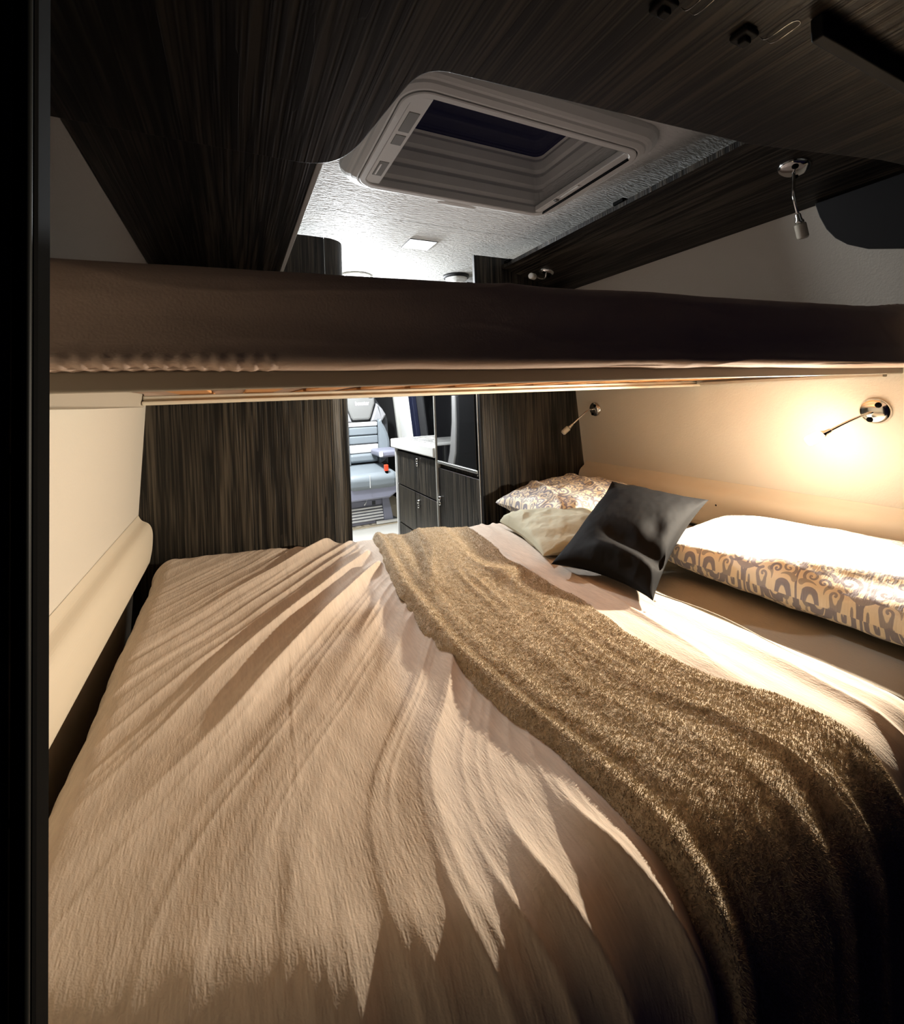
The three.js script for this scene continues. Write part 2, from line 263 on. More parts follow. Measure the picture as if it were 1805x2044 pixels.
// fleece blanket, a long strip folded over the cover
{
  const L = [[-1.72, .45], [-1.543, .431], [-1.085, .362], [-.805, .346], [-.613, .363], [-.489, .38], [-.385, .388], [-.28, .39], [.2, .37]], R = [[-1.72, .80], [-1.418, .783], [-1.17, .725], [-.858, .731], [-.626, .705], [-.522, .718], [-.432, .762], [-.366, .766], [-.275, .76], [.2, .74]];
  const b = thing('fleece_blanket', 'fluffy caramel fleece blanket laid in a long strip along the bed', 'blanket', [.55, -.5, -.95]);
  const B0 = -1.735, B1 = .06;
  const f = (u, v) => { const az = mix(B0, B1, v), p0 = bedPoint(.5, az, -.497), z = p0[2]; const a = lut(L, z), c = lut(R, z), x = mix(a, c, u) + .004 * sn(z * 30, u * 3, 80) * (u < .02 || u > .98 ? 1 : 0); return bedPoint(x, az, -.497); };
  const h = (u, v) => {
    const p = f(u, v), z = p[2], d = u * .38, edge = Math.sqrt(cl(d / .012)) * Math.sqrt(cl((1 - u) * .38 / .010));
    const wob = .010 * sn(z * 5, 1, 81), roll1 = Math.exp(-Math.pow((d - .022 - wob * .4) / .018, 2)), roll2 = Math.exp(-Math.pow((d - .068 - wob) / .02, 2));
    const w = d + .03 * sn(z * 2.2, .5, 82) + .02 * (z + .5);
    const k = (.35 + .65 * vn(u * 3, z * 4, 83)) * ss(.06, .13, d);
    let q = .007 + .015 * roll1 + .009 * roll2 * (.4 + .6 * vn(z * 3, 4, 84)) + .024 * k * (Math.pow(ridge(w * 13, z * 1.4, 85), 2.2) - .2) + .007 * k * (ridge(w * 30, z * 3, 86) - .5);
    q += .0065 * ss(-.62, -.3, z) * (Math.pow(ridge(w * 17, 2, 89), 2) - .3);
    q += .0007 * sn(u * 60, z * 160, 87) + .0005 * sn(u * 110, z * 290, 88);
    return q * edge + .001 + Math.max(0, coverFolds(p[0], z)) * .25;
  };
  const nu = 190, nv = 720, geo = cloth(nu, nv, f, h, (u, v) => [u * .4, mix(B0, B1, v)], .004), fl = part('fleece', geo, M.fleece, b);
  // nap: short bent hairs standing on the cloth
  const hair = new THREE.ConeGeometry(.00055, 1, 3, 1, true); hair.translate(0, .5, 0);
  const n = 170000, im = new THREE.InstancedMesh(hair, M.nap, n), P = geo.attributes.position, N = geo.attributes.normal, m = new THREE.Matrix4(), q = new THREE.Quaternion(), p = V(0, 0, 0), d = V(0, 0, 0), up = V(0, 1, 0), sc = V(1, 1, 1), col = new THREE.Color();
  for (let k = 0; k < n; k++) {
    const u = hash(k, 1, 5) * nu, v = Math.pow(hash(k, 2, 6), .8) * nv, i = Math.min(nu - 1, Math.floor(u)), j = Math.min(nv - 1, Math.floor(v)), a = j * (nu + 1) + i, fu = u - i, fv = v - j;
    for (const [o, A] of [[p, P], [d, N]]) { o.set(0, 0, 0); for (const [w, t] of [[(1 - fu) * (1 - fv), a], [fu * (1 - fv), a + 1], [(1 - fu) * fv, a + nu + 1], [fu * fv, a + nu + 2]]) { o.x += A.getX(t) * w; o.y += A.getY(t) * w; o.z += A.getZ(t) * w; } }
    const ang = 6.283 * vn(p.x * 60 + 9, p.z * 60 + 9, 110) * 1.6; d.normalize(); d.x += .45 * Math.cos(ang) + .9 * (hash(k, 3, 7) - .5); d.z += .45 * Math.sin(ang) + .9 * (hash(k, 4, 8) - .5); d.y += .25 * (hash(k, 5, 9) - .2); d.normalize();
    q.setFromUnitVectors(up, d); const L = .0022 + .0020 * hash(k, 6, 10); sc.set(1, L, 1); m.compose(p, q, sc); im.setMatrixAt(k, m); const t = .75 + .5 * hash(k, 7, 11); im.setColorAt(k, col.setRGB(.50 * t, .41 * t, .29 * t));
  }
  im.name = 'nap'; im.userData.kind = 'stuff'; im.castShadow = im.receiveShadow = true; fl.add(im);
}

// padded bolsters along the side walls
const smooth = pts => new THREE.CatmullRomCurve3(pts.map(p => V(p[0], p[1], 0)), false, 'centripetal').getPoints(40).map(p => [Math.max(0, p.x), p.y]);
{
  const bol = (name, label, f, s, wall) => { const t = thing(name, label, 'bolster', [wall, -.5, -1]); const q = []; const pr = [[0, -.335], [.010, -.352], [.030, -.366], [.040, -.385], [.044, -.42], [.042, -.47], [.034, -.50], [0, -.505]]; for (const [d, y] of smooth(pr)) q.push([f(y) + s * (d + .001), y]); part('padding', prism(q, -1.742, -.2, (a, b, t) => [a, b, t], .004), M.cream, t); return t; };
  bol('wall_bolster', 'cream padded bolster strip along the left wall', wl, 1, -.28);
  const pr = [[0, -.335], [.014, -.352], [.042, -.372], [.055, -.395], [.060, -.43], [.056, -.50], [0, -.505]];
  const t = thing('wall_bolster', 'cream padded bolster strip along the right wall behind the pillows', 'bolster', [1.55, -.5, -1]);
  part('padding', prism(smooth(pr).map(([d, y]) => [wr(y) - d - .001, y]), -1.735, -.305, (a, b, t) => [a, b, t], .004), M.cream, t);
  part('snap_button', lathe([[0, .002], [.003, .0015], [.004, 0]], [wr(-.41) - .0585, -.412, -1.03], V(-1, 0, 0), 12), M.darkPlastic, t);
}

// ---------------------------------------------------------------- pillows
// cushion between four corners (A,B,C,D in order), swelling along +n by hu and along -n by hd
function pillowGeo(A, B, C, D, n, hu, hd, o = {}) {
  const N = o.seg || 70, P = [], U = [], idx = []; const at = (u, v) => A.clone().multiplyScalar((1 - u) * (1 - v)).addScaledVector(B, u * (1 - v)).addScaledVector(C, u * v).addScaledVector(D, (1 - u) * v);
  const ctr = at(.5, .5), lu = A.distanceTo(B), lv = A.distanceTo(D);
  for (const s of [1, -1]) for (let j = 0; j <= N; j++) for (let i = 0; i <= N; i++) {
    const u = i / N, v = j / N, a = 2 * u - 1, b = 2 * v - 1; const e = o.pull ?? .05;
    const pu = u + e * -a * (1 - b * b) * Math.abs(a) ** 3 * -1 * -1, pv = v + e * -b * (1 - a * a) * Math.abs(b) ** 3;
    const p = at(pu, pv); const t = Math.pow(cl((1 - a * a)), o.pw || .5) * Math.pow(cl(1 - b * b), o.pw || .5);
    const border = 1 - Math.max(Math.abs(a), Math.abs(b));
    const wr_ = (o.wrinkle || .006) * (fbm(u * 5 + (o.seed || 0), v * 5, 90, 4) * 1.2 + .7 * (ridge(u * 7 + v * 3, v * 4 - u * 2, 91 + (o.seed || 0)) - .6)) * cl(border * 10);
    const extra = o.shape ? o.shape(u, v, s) * cl(border * 14) : 0;
    p.addScaledVector(n, (s > 0 ? hu : -hd) * t + wr_ * s + extra + (border <= 1e-6 ? 0 : s * .0012));
    if (o.bend) o.bend(p, u, v); P.push(p.x, p.y, p.z); U.push(u * lu, v * lv + (s < 0 ? .37 : 0));
  }
  const W = N + 1, off = W * W; for (let j = 0; j < N; j++) for (let i = 0; i < N; i++) { const a = j * W + i, b = a + 1, c = a + W, d = c + 1; idx.push(a, c, b, b, c, d, a + off, b + off, c + off, b + off, d + off, c + off); }
  const g = new THREE.BufferGeometry(); g.setAttribute('position', new THREE.Float32BufferAttribute(P, 3)); g.setAttribute('uv', new THREE.Float32BufferAttribute(U, 2)); g.setIndex(idx); g.computeVertexNormals(); return g;
}
{
  const up = V(0, 1, 0);
  const p1 = thing('pillow', 'long cream pillow with grey damask print under the lit lamp', 'pillow', [1.26, -.49, -.6]);
  part('pillow_case', pillowGeo(V(1.045, -.452, -.93), V(1.045, -.452, -.16), V(1.485, -.44, -.16), V(1.485, -.44, -.98), up, .072, .055, { seg: 110, wrinkle: .006, seed: 3, pw: .36, pull: .03, shape: (u, v, s) => s > 0 ? .012 * Math.exp(-Math.pow((v - .22 - .5 * (u - .62)) / .06, 2)) * ss(.35, .55, u) - .006 * Math.exp(-Math.pow((v - .34 - .5 * (u - .62)) / .06, 2)) * ss(.35, .55, u) : 0 }), M.damask, p1);
  const p2 = thing('pillow', 'crumpled damask print pillow in the far corner behind the black cushion', 'pillow', [1.28, -.49, -1.5]);
  part('pillow_case', pillowGeo(V(.99, -.452, -1.66), V(.98, -.456, -1.30), V(1.47, -.42, -1.16), V(1.48, -.42, -1.70), up, .075, .05, { seg: 90, wrinkle: .011, seed: 11, pw: .4, shape: (u, v, s) => s > 0 ? .014 * Math.exp(-Math.pow((v - .25 + .22 * (u - .5)) / .03, 2)) + .010 * Math.exp(-Math.pow((v - .62 + .25 * (u - .5)) / .03, 2)) : 0 }), M.damask, p2);
  const p3 = thing('pillow', 'flat sage green pillow half under the black cushion', 'pillow', [1.0, -.49, -1.25]);
  part('pillow_case', pillowGeo(V(.88, -.468, -1.45), V(.80, -.472, -1.08), V(1.13, -.452, -.98), V(1.22, -.44, -1.42), up, .04, .026, { seg: 90, wrinkle: .009, seed: 23, pw: .4, shape: (u, v, s) => s > 0 ? .022 * ridge(u * 3 + v * 2, v * 2, 95) ** 3 * ss(.5, .05, u) * ss(.6, .2, v) : 0 }), M.sage, p3);
  const c = thing('cushion', 'square black velvety cushion leaning on the pillows', 'cushion', [1.0, -.47, -.95]);
  const A = V(1.205, -.318, -1.205), B = V(1.26, -.331, -.878), C = V(.835, -.474, -.725), D = V(.775, -.470, -1.012);
  const n = B.clone().sub(A).cross(D.clone().sub(A)).normalize(); if (n.y < 0) n.negate();
  part('cushion_cover', pillowGeo(A, B, C, D, n, .062, .045, { seg: 100, wrinkle: .0035, seed: 31, pull: .07, pw: .55, shape: (u, v, s) => s > 0 ? -.028 * Math.exp(-Math.pow((v - .70 - .10 * (u - .5)) / .07, 2)) * ss(.25, .6, u) + .016 * Math.exp(-Math.pow((v - .86) / .06, 2)) * ss(.2, .5, u) - .014 * Math.exp(-(Math.pow((u - .8) / .08, 2) + Math.pow((v - .55) / .1, 2))) : 0 }), M.velvet, c);
  part('zip_pull', box(.836, .840, -.476, -.473, -.725, -.720, .001), M.chrome, c);
}

// ================================================================ UPPER BUNK
{
  const f = thing('bunk_bed', 'pale bunk frame with wooden slats carrying the upper mattress', 'bunk frame', [.63, .012, -1.1]);
  part('near_rail', box(-.245, 1.52, .0185, .0385, -.55, -.525, .003), M.frame, f);
  part('middle_rail', box(-.165, 1.525, .0093, .0175, -1.125, -1.075, .003), M.rail, f); part('middle_rail_lip', box(-.165, 1.525, .0175, .0285, -1.12, -1.09, .003), M.rail, f);
  part('far_rail', box(-.245, 1.52, .014, .034, -1.70, -1.66, .003), M.rail, f);
  part('wall_ledge', box(1.508, 1.531, .012, .024, -1.07, -.56, .003), M.frame, f);
  part('end_board', box(-.252, -.166, .006, .034, -1.12, -.565, .003), M.frame, f);
  for (const x of [.02, .16, .305, .345, .47, .62, .80, 1.05]) part('screw', lathe([[0, 0], [.004, .0012], [.005, 0]], [x, .0092, -1.09], V(0, -1, 0), 12), M.black, f);
  for (let k = 0; k < 13; k++) { const x = -.105 + k * .128; if (x + .064 < 1.5) { part('slat', box(x, x + .064, .0300, .0362, -1.085, -.555, .002), M.slat, f); part('slat', box(x, x + .064, .0300, .0362, -1.655, -1.128, .002), M.slat, f); } }
  part('hook', tube([[-.215, .018, -.60], [-.205, .012, -.62], [-.19, .012, -.66], [-.185, .017, -.68]], .003, 16, 8), M.black, f);
  const m = thing('bunk_mattress', 'upper bunk mattress in a mauve brown fitted sheet', 'mattress', [.63, .036, -1.1]);
  const prof = (x) => { const t = (x + .24) / 1.74, zt = mix(-.503, -.465, t), yt = mix(.142, .174, t) + .012 * ss(1.25, 1.5, x), lip = .020 + .010 * ss(.7, 1.3, x), yl = .0365 - .004 * ss(.8, 1.2, x); return [zt, yt, lip, yl]; };
  const key = 12; const fn = (u, v) => {
    const x = mix(-.24, 1.505, u), [zt, yt, lip, yl] = prof(x);
    const pts = [[-1.66, .05], [-1.66, yt - .02], [-1.62, yt + .001], [-1.1, yt - .004], [zt - .10, yt], [zt - .03, yt - .001], [zt - .006, yt - .013], [zt + .002, yt - .035], [zt + .004, .085], [zt + .005 + lip * .4, .060], [zt + .004 + lip, yl + .009], [zt + .002 + lip * .6, yl + .001], [zt - .02, yl + .001], [zt - .2, yl + .001], [-1.5, yl + .001], [-1.64, yl + .002], [-1.66, .05]];
    const q = v * (pts.length - 1), i = Math.min(pts.length - 2, Math.floor(q)), t = q - i; const g = k => pts[cl(k, 0, pts.length - 1)], cr = d => { const [a, b, c, e] = [g(i - 1)[d], g(i)[d], g(i + 1)[d], g(i + 2)[d]]; return .5 * (2 * b + (c - a) * t + (2 * a - 5 * b + 4 * c - e) * t * t + (3 * b - a - 3 * c + e) * t * t * t); };
    return [x, cr(1), cr(0)];
  };
  part('fitted_sheet', cloth(420, 200, fn, (u, v) => { const p = fn(u, v), fr = ss(-.56, -.50, p[2]); const x = p[0], y = p[1]; let w = .0032 * fbm(x * 5 - y * 6, y * 14 + x * 3, 100, 3) + .0030 * (Math.pow(ridge(x * 6 + y * 16, y * 22 - x * 2, 101), 3) - .3) * (.3 + vn(x * 3, y * 6, 102)) + .003 * ss(1.1, 1.35, x) * (ridge(x * 26 + y * 30, y * 9, 103) - .5); if (x < .05 && y < .05) w += .0012 * Math.sin(x * 420) * ss(.05, .03, x); return w * fr * (y < .037 ? 0 : 1); }, (u, v) => [u * 1.75, v * 1.6], 0), M.bunkSheet, m);
}

// ================================================================ OVERHEAD LOCKERS
{
  const l = thing('overhead_locker', 'long dark wood locker above the left side of the upper bunk', 'locker', [-.02, .44, -1.0]);
  const yb = .44, bx = (z0, z1) => prism([[wl(yb) + .002, yb], [.150, yb], [.150, CEIL - .002], [wl(CEIL) + .002, CEIL - .002]], z0, z1, (a, b, t) => [a, b, t], .002);
  part('body', bx(-1.748, -.81), M.wood, l);
  part('edge_strip', box(.1515, .1635, yb - .001, 0.62, -1.748, -.81, .002), M.trim, l, 'pale edge strip');
  part('hinge', box(.165, .20, .605, .622, -1.742, -1.70, .003), M.black, l);
  const r = thing('overhead_shelf', 'dark sloping shelf above the right side of the upper bunk', 'shelf', [1.3, .5, -1.0]);
  part('body', prism([[1.126, .584], [wr(.5) - .002, .500], [wr(.62) - .002, .62], [1.126, .60]], -1.748, -.49, (a, b, t) => [a, b, t], .002), M.wood, r);
  for (const z of [-1.05, -1.70]) part('hinge', box(1.120, 1.15, .598, .610, z - .022, z + .022, .003), M.black, r);
  const k = thing('overhead_locker', 'dark wood locker over the rear doors with a scooped cutout beside the roof hatch', 'locker', [.6, .43, -.35]);
  const poly = [[wl(.43) + .004, -.2], [wl(.43) + .004, -.80], [.10, -.80]];
  const bez = (p0, p1, p2, p3, n = 18) => { for (let i = 1; i <= n; i++) { const t = i / n, s = 1 - t; poly.push([0, 1].map(d => s * s * s * p0[d] + 3 * s * s * t * p1[d] + 3 * s * t * t * p2[d] + t * t * t * p3[d])); } };
  bez([.10, -.80], [.165, -.80], [.185, -.765], [.198, -.70]); poly.push([.2165, -.575]); bez([.2165, -.575], [.2225, -.535], [.228, -.515], [.258, -.5095]);
  poly.push([.80, -.4635], [1.1, -.40], [1.46, -.36], [1.46, -.2]);
  part('bottom_board', prism(poly, .412, .428, (a, b, t) => [a, t, b], .002), M.wood, k);
  part('front_panel', box(.30, .80, .43, .696, -.455, -.435, .002), M.wood, k);
  part('side_box', box(wl(.43) + .004, .10, .43, .696, -.80, -.23, .002), M.wood, k);
  part('back_panel', box(wl(.43) + .004, 1.46, .43, .696, -.22, -.2, .002), M.wood, k);
  for (const [x0, z0, z1] of [[.455, -.322, -.282], [.577, -.312, -.274]]) {
    part('latch', [box(x0 - .040, x0 - .016, .404, .4118, z0 - .016, z0 + .006, .003), box(x0 - .034, x0 - .022, .398, .405, z0 - .010, z0 + .000, .002)], M.darkPlastic, k, 'small latch plate');
    part('wire_loop', tube([[x0 - .007, .410, z0], [x0 - .0068, .403, z0 + .006], [x0 - .0065, .402, z1 - .008], [x0 - .005, .402, z1 - .002], [x0, .402, z1], [x0 + .005, .402, z1 - .002], [x0 + .0065, .402, z1 - .008], [x0 + .0068, .403, z0 + .006], [x0 + .007, .410, z0]], .0007, 80, 6), M.chrome, k, 'thin wire loop');
  }
  part('trim_board', box(.60, 1.44, .385, .411, -.275, -.262, .002), M.darkPlastic, k);
  const cn = thing('corner_panel', 'black curved corner panel at the top of the right wall', 'panel', [1.48, .4, -.45]);
  const cp = [[-.676, .499], [-.668, .46], [-.655, .422], [-.637, .392], [-.612, .367], [-.575, .345], [-.508, .325], [-.2, .315], [-.2, .499]];
  part('panel', prism(cp, 0, .02, (a, b, t) => [wr(b) - .004 - t, b, a], .002), M.darkPlastic, cn);
}

// ================================================================ ROOF HATCH
{
  const h = thing('roof_hatch', 'grey framed roof hatch with dark night sky behind its pane', 'roof hatch', [.70, .70, -1.11]);
  const X0 = .30, X1 = 1.105, Z0 = -1.40, Z1 = -.825, ring = (i, y, r) => [X0 + i, X1 - i, Z0 + i, Z1 - i, r, y];
  part('outer_flange', loft([ring(0, .6995, .10), ring(.003, .688, .098), ring(.016, .674, .09), ring(.024, .670, .085), ring(.030, .6685, .08), ring(.034, .664, .075), ring(.046, .659, .065), ring(.0505, .659, .062), ring(.0505, .667, .062)]), M.hatch, h);
  part('inner_ring', loft([ring(.053, .667, .06), ring(.053, .657, .06), ring(.056, .6555, .057), ring(.070, .6555, .045), ring(.0725, .658, .043), ring(.073, .680, .043)]), M.hatch, h);
  part('groove', loft([ring(.0505, .667, .062), ring(.053, .667, .06)]), M.black, h);
  const s = (i, y, r = .03) => [X0 + .073 + i, X1 - .073 - i, Z0 + .073 + i, Z1 - .073 - i, r, y];
  const shaft = [s(0, .680, .043)]; for (let k = 0; k < 3; k++) { const y = .69 + k * .056; shaft.push(s(-.004, y), s(.001, y + .012), s(.002, y + .040), s(-.003, y + .052)); } shaft.push(s(0, .862));
  part('shaft', loft(shaft), M.hatch, h, 'ribbed shaft');
  part('pane', box(X0 + .05, X1 - .05, .864, .870, Z0 + .05, Z1 - .05, .001), mat([.55, .58, .75], .05, { transmission: 1, thickness: 0 }), h, 'tinted pane showing night sky');
  const bl = part('blind_cassette', box(X0 + .0735, X0 + .122, .660, .690, Z0 + .078, Z1 - .078, .004), M.hatch, h);
  for (const [a, b] of [[-1.27, -1.19], [-1.10, -1.055], [-1.04, -.96]]) part('slot', box(X0 + .085, X0 + .112, .6585, .6612, a, b, .001), M.hatchDark, bl);
  part('finger_grip', box(X0 + .088, X0 + .094, .656, .660, -1.262, -1.20, .002), M.white, bl);
  const br = part('blind_rail', box(X1 - .105, X1 - .0735, .660, .680, Z0 + .08, Z1 - .08, .003), M.hatch, h);
  part('slot', box(X1 - .0795, X1 - .0725, .6535, .6605, Z0 + .085, Z1 - .095, .002), M.black, br);
  part('grip', box(X1 - .101, X1 - .092, .656, .6605, -1.19, -1.10, .002), M.white, br);
  part('grip_stop', box(X1 - .103, X1 - .088, .655, .6605, -1.22, -1.205, .002), M.hatchDark, br);
  part('front_tab', lathe([[.075, 0], [.07, -.003], [0, -.004]], [.71, .6605, Z0 + .031], V(0, 1, 0), 30).scale(1, 1, 1).applyMatrix4(new THREE.Matrix4().makeTranslation(.71, 0, Z0 + .031).multiply(new THREE.Matrix4().makeScale(1, 1, .2)).multiply(new THREE.Matrix4().makeTranslation(-.71, 0, -(Z0 + .031)))), M.hatch, h);
  const la = part('latch', tube([[X1 - .082, .80, -1.06], [X1 - .10, .79, -1.03], [X1 - .105, .775, -.99], [X1 - .095, .77, -.96], [X1 - .082, .78, -.94]], .006, 30, 8), M.hatch, h, 'curved latch arm');
  part('knob', lathe([[0, .018], [.012, .016], [.014, 0]], [X1 - .08, .81, -1.0], V(-1, 0, 0), 16), M.darkPlastic, la);
}

// ================================================================ READING LAMPS
function readingLamp(label, base, axis, neck, lit) {
  const t = thing('reading_lamp', label, 'lamp', base, 'flexible reading lamps');
  part('wall_disc', lathe([[0, .016], [.012, .0155], [.024, .013], [.031, .009], [.0345, .004], [.035, 0]], base, axis), M.chrome, t);
  const q = new THREE.Quaternion().setFromUnitVectors(V(0, 1, 0), axis.clone().normalize());
  for (const a of [.6, 3.5]) { const o = V(Math.cos(a) * .022, .0125, Math.sin(a) * .022).applyQuaternion(q); part('switch', lathe([[0, .005], [.0065, .004], [.0075, 0]], [base[0] + o.x, base[1] + o.y, base[2] + o.z], axis, 16), M.black, t); }
  part('gooseneck', tube(neck, .0036, 50, 10), M.chrome, t);
  const e = V(...neck[neck.length - 1]), d = e.clone().sub(V(...neck[neck.length - 2])).normalize();
  part('collar', lathe([[.0036, 0], [.006, .004], [.0068, .016], [.0095, .02], [.0095, .026], [0, .026]], neck[neck.length - 1], d, 20), M.chrome, t);
  const tip = e.clone().addScaledVector(d, .026);
  const glow = new THREE.MeshPhysicalMaterial({ color: 0xffffff, roughness: .4, emissive: lin(...WARM), emissiveIntensity: 14 });
  const head = part(lit ? 'bulb' : 'lamp_head', lathe([[0, 0], [.0115, .001], [.0128, .004], [.0128, .034], [.011, .038], [0, .039]], [tip.x, tip.y, tip.z], d, 24), lit ? glow : mat([.62, .58, .48], .25), t);
  if (!lit) part('lens', lathe([[0, .0018], [.009, .0012], [.0098, 0]], [tip.x + d.x * .0388, tip.y + d.y * .0388, tip.z + d.z * .0388], d, 20), M.white, head);
  return { t, tip, d };
}
{
  const base = [wr(-.078) - .001, -.078, -.592];
  const l = readingLamp('lit reading lamp glowing on the right wall above the damask pillow', base, V(-1, -.09, 0), [[base[0] - .012, base[1] - .002, base[2]], [base[0] - .04, base[1] - .010, base[2] - .012], [base[0] - .075, -.105, -.625], [base[0] - .098, -.124, -.648]], true);
  const c = l.tip.clone().addScaledVector(l.d, .02);
  const s = new THREE.SpotLight(lin(...WARM), READ_SPOT, 0, 73 * Math.PI / 180, .75, 2); s.position.set(c.x, c.y + H, c.z); s.target.position.set(c.x - 1.0, c.y + H - .55, c.z - .18); s.castShadow = true; s.shadow.radius = .7; scene.add(s, s.target);
  const p = new THREE.PointLight(lin(...WARM), READ_SPILL, 0, 2); p.position.copy(s.position); p.castShadow = true; p.shadow.radius = .7; scene.add(p);
  const b2 = [wr(-.078) - .001, -.078, -1.628];
  readingLamp('unlit chrome reading lamp on the right wall beside the wood partition', b2, V(-1, -.09, 0), [[b2[0] - .012, b2[1], b2[2]], [b2[0] - .036, b2[1] - .002, b2[2] - .004], [b2[0] - .08, -.112, -1.645], [b2[0] - .112, -.142, -1.66]], false);
  const sl = V(-.2278, -.9737, 0), b3 = [1.283 + .0002, .5465, -.633];
  readingLamp('unlit reading lamp hanging below the right shelf nearest the viewer', b3, sl, [[1.280, .534, -.633], [1.279, .512, -.633], [1.274, .470, -.632], [1.288, .431, -.632]], false);
  const b4 = [1.275, .5485, -1.618];
  readingLamp('unlit reading lamp below the far end of the right shelf', b4, sl, [[1.272, .536, -1.617], [1.262, .518, -1.61], [1.22, .502, -1.58], [1.165, .495, -1.545]], false);
}

// ================================================================ CEILING FITTINGS
{
  const t = thing('ceiling_light', 'square white ceiling light panel beyond the roof hatch', 'light', [.778, .70, -1.885]);
  part('rim', box(.712, .844, .6975, .6998, -1.945, -1.825, .001), M.darkPlastic, t); part('cover', box(.715, .841, .6962, .699, -1.942, -1.828, .001), new THREE.MeshPhysicalMaterial({ color: 0xffffff, roughness: .5, emissive: lin(...COOL), emissiveIntensity: 1.1 }), t);
  const al = new THREE.RectAreaLight(lin(...COOL), 1.1, .124, .112); al.position.set(.778, .6955 + H, -1.885); al.lookAt(.778, 0, -1.885); scene.add(al);
  const d = thing('dome_light', 'lit round dome light on the aisle ceiling beyond the upper mattress', 'light', [.635, .70, -2.47]);
  part('base_ring', lathe([[0, 0], [.082, 0], [.084, -.008], [.078, -.012], [0, -.012]], [.635, .6995, -2.47], V(0, 1, 0)), M.white, d);
  const p = []; for (let k = 0; k <= 12; k++) { const a = k / 12 * Math.PI / 2; p.push([.074 * Math.cos(a), -.012 - .062 * Math.sin(a)]); }
  part('dome', lathe(p, [.635, .6995, -2.47], V(0, 1, 0)), new THREE.MeshPhysicalMaterial({ color: 0xffffff, emissive: lin(...COOL), emissiveIntensity: 4, roughness: .5 }), d);
  const l = new THREE.PointLight(lin(...COOL), DOME, 0, 2); l.position.set(.635, .652 + H, -2.47); l.castShadow = true; l.shadow.radius = 1.5; scene.add(l);
  const d2 = thing('dome_light', 'second lit dome light over the dinette, hidden behind the upper bunk', 'light', [.66, .70, -3.35]);
  part('base_ring', lathe([[0, 0], [.082, 0], [.084, -.008], [.078, -.012], [0, -.012]], [.66, .6995, -3.35], V(0, 1, 0)), M.white, d2);
  part('dome', lathe(p, [.66, .6995, -3.35], V(0, 1, 0)), new THREE.MeshPhysicalMaterial({ color: 0xffffff, emissive: lin(...COOL), emissiveIntensity: 4, roughness: .5 }), d2);
  const l2 = new THREE.PointLight(lin(...COOL), DOME2, 0, 2); l2.position.set(.66, .652 + H, -3.35); l2.castShadow = true; l2.shadow.radius = 1.5; scene.add(l2);
  const v = thing('ceiling_vent', 'round white ceiling vent with dark rim above the kitchen', 'vent', [1.17, .70, -2.30]);
  part('rim', lathe([[0, 0], [.075, 0], [.075, -.012], [.066, -.018]], [1.17, .6995, -2.30], V(0, 1, 0)), M.darkPlastic, v); part('cap', lathe([[.064, -.012], [.06, -.026], [0, -.032]], [1.17, .6995, -2.30], V(0, 1, 0)), M.white, v);
}

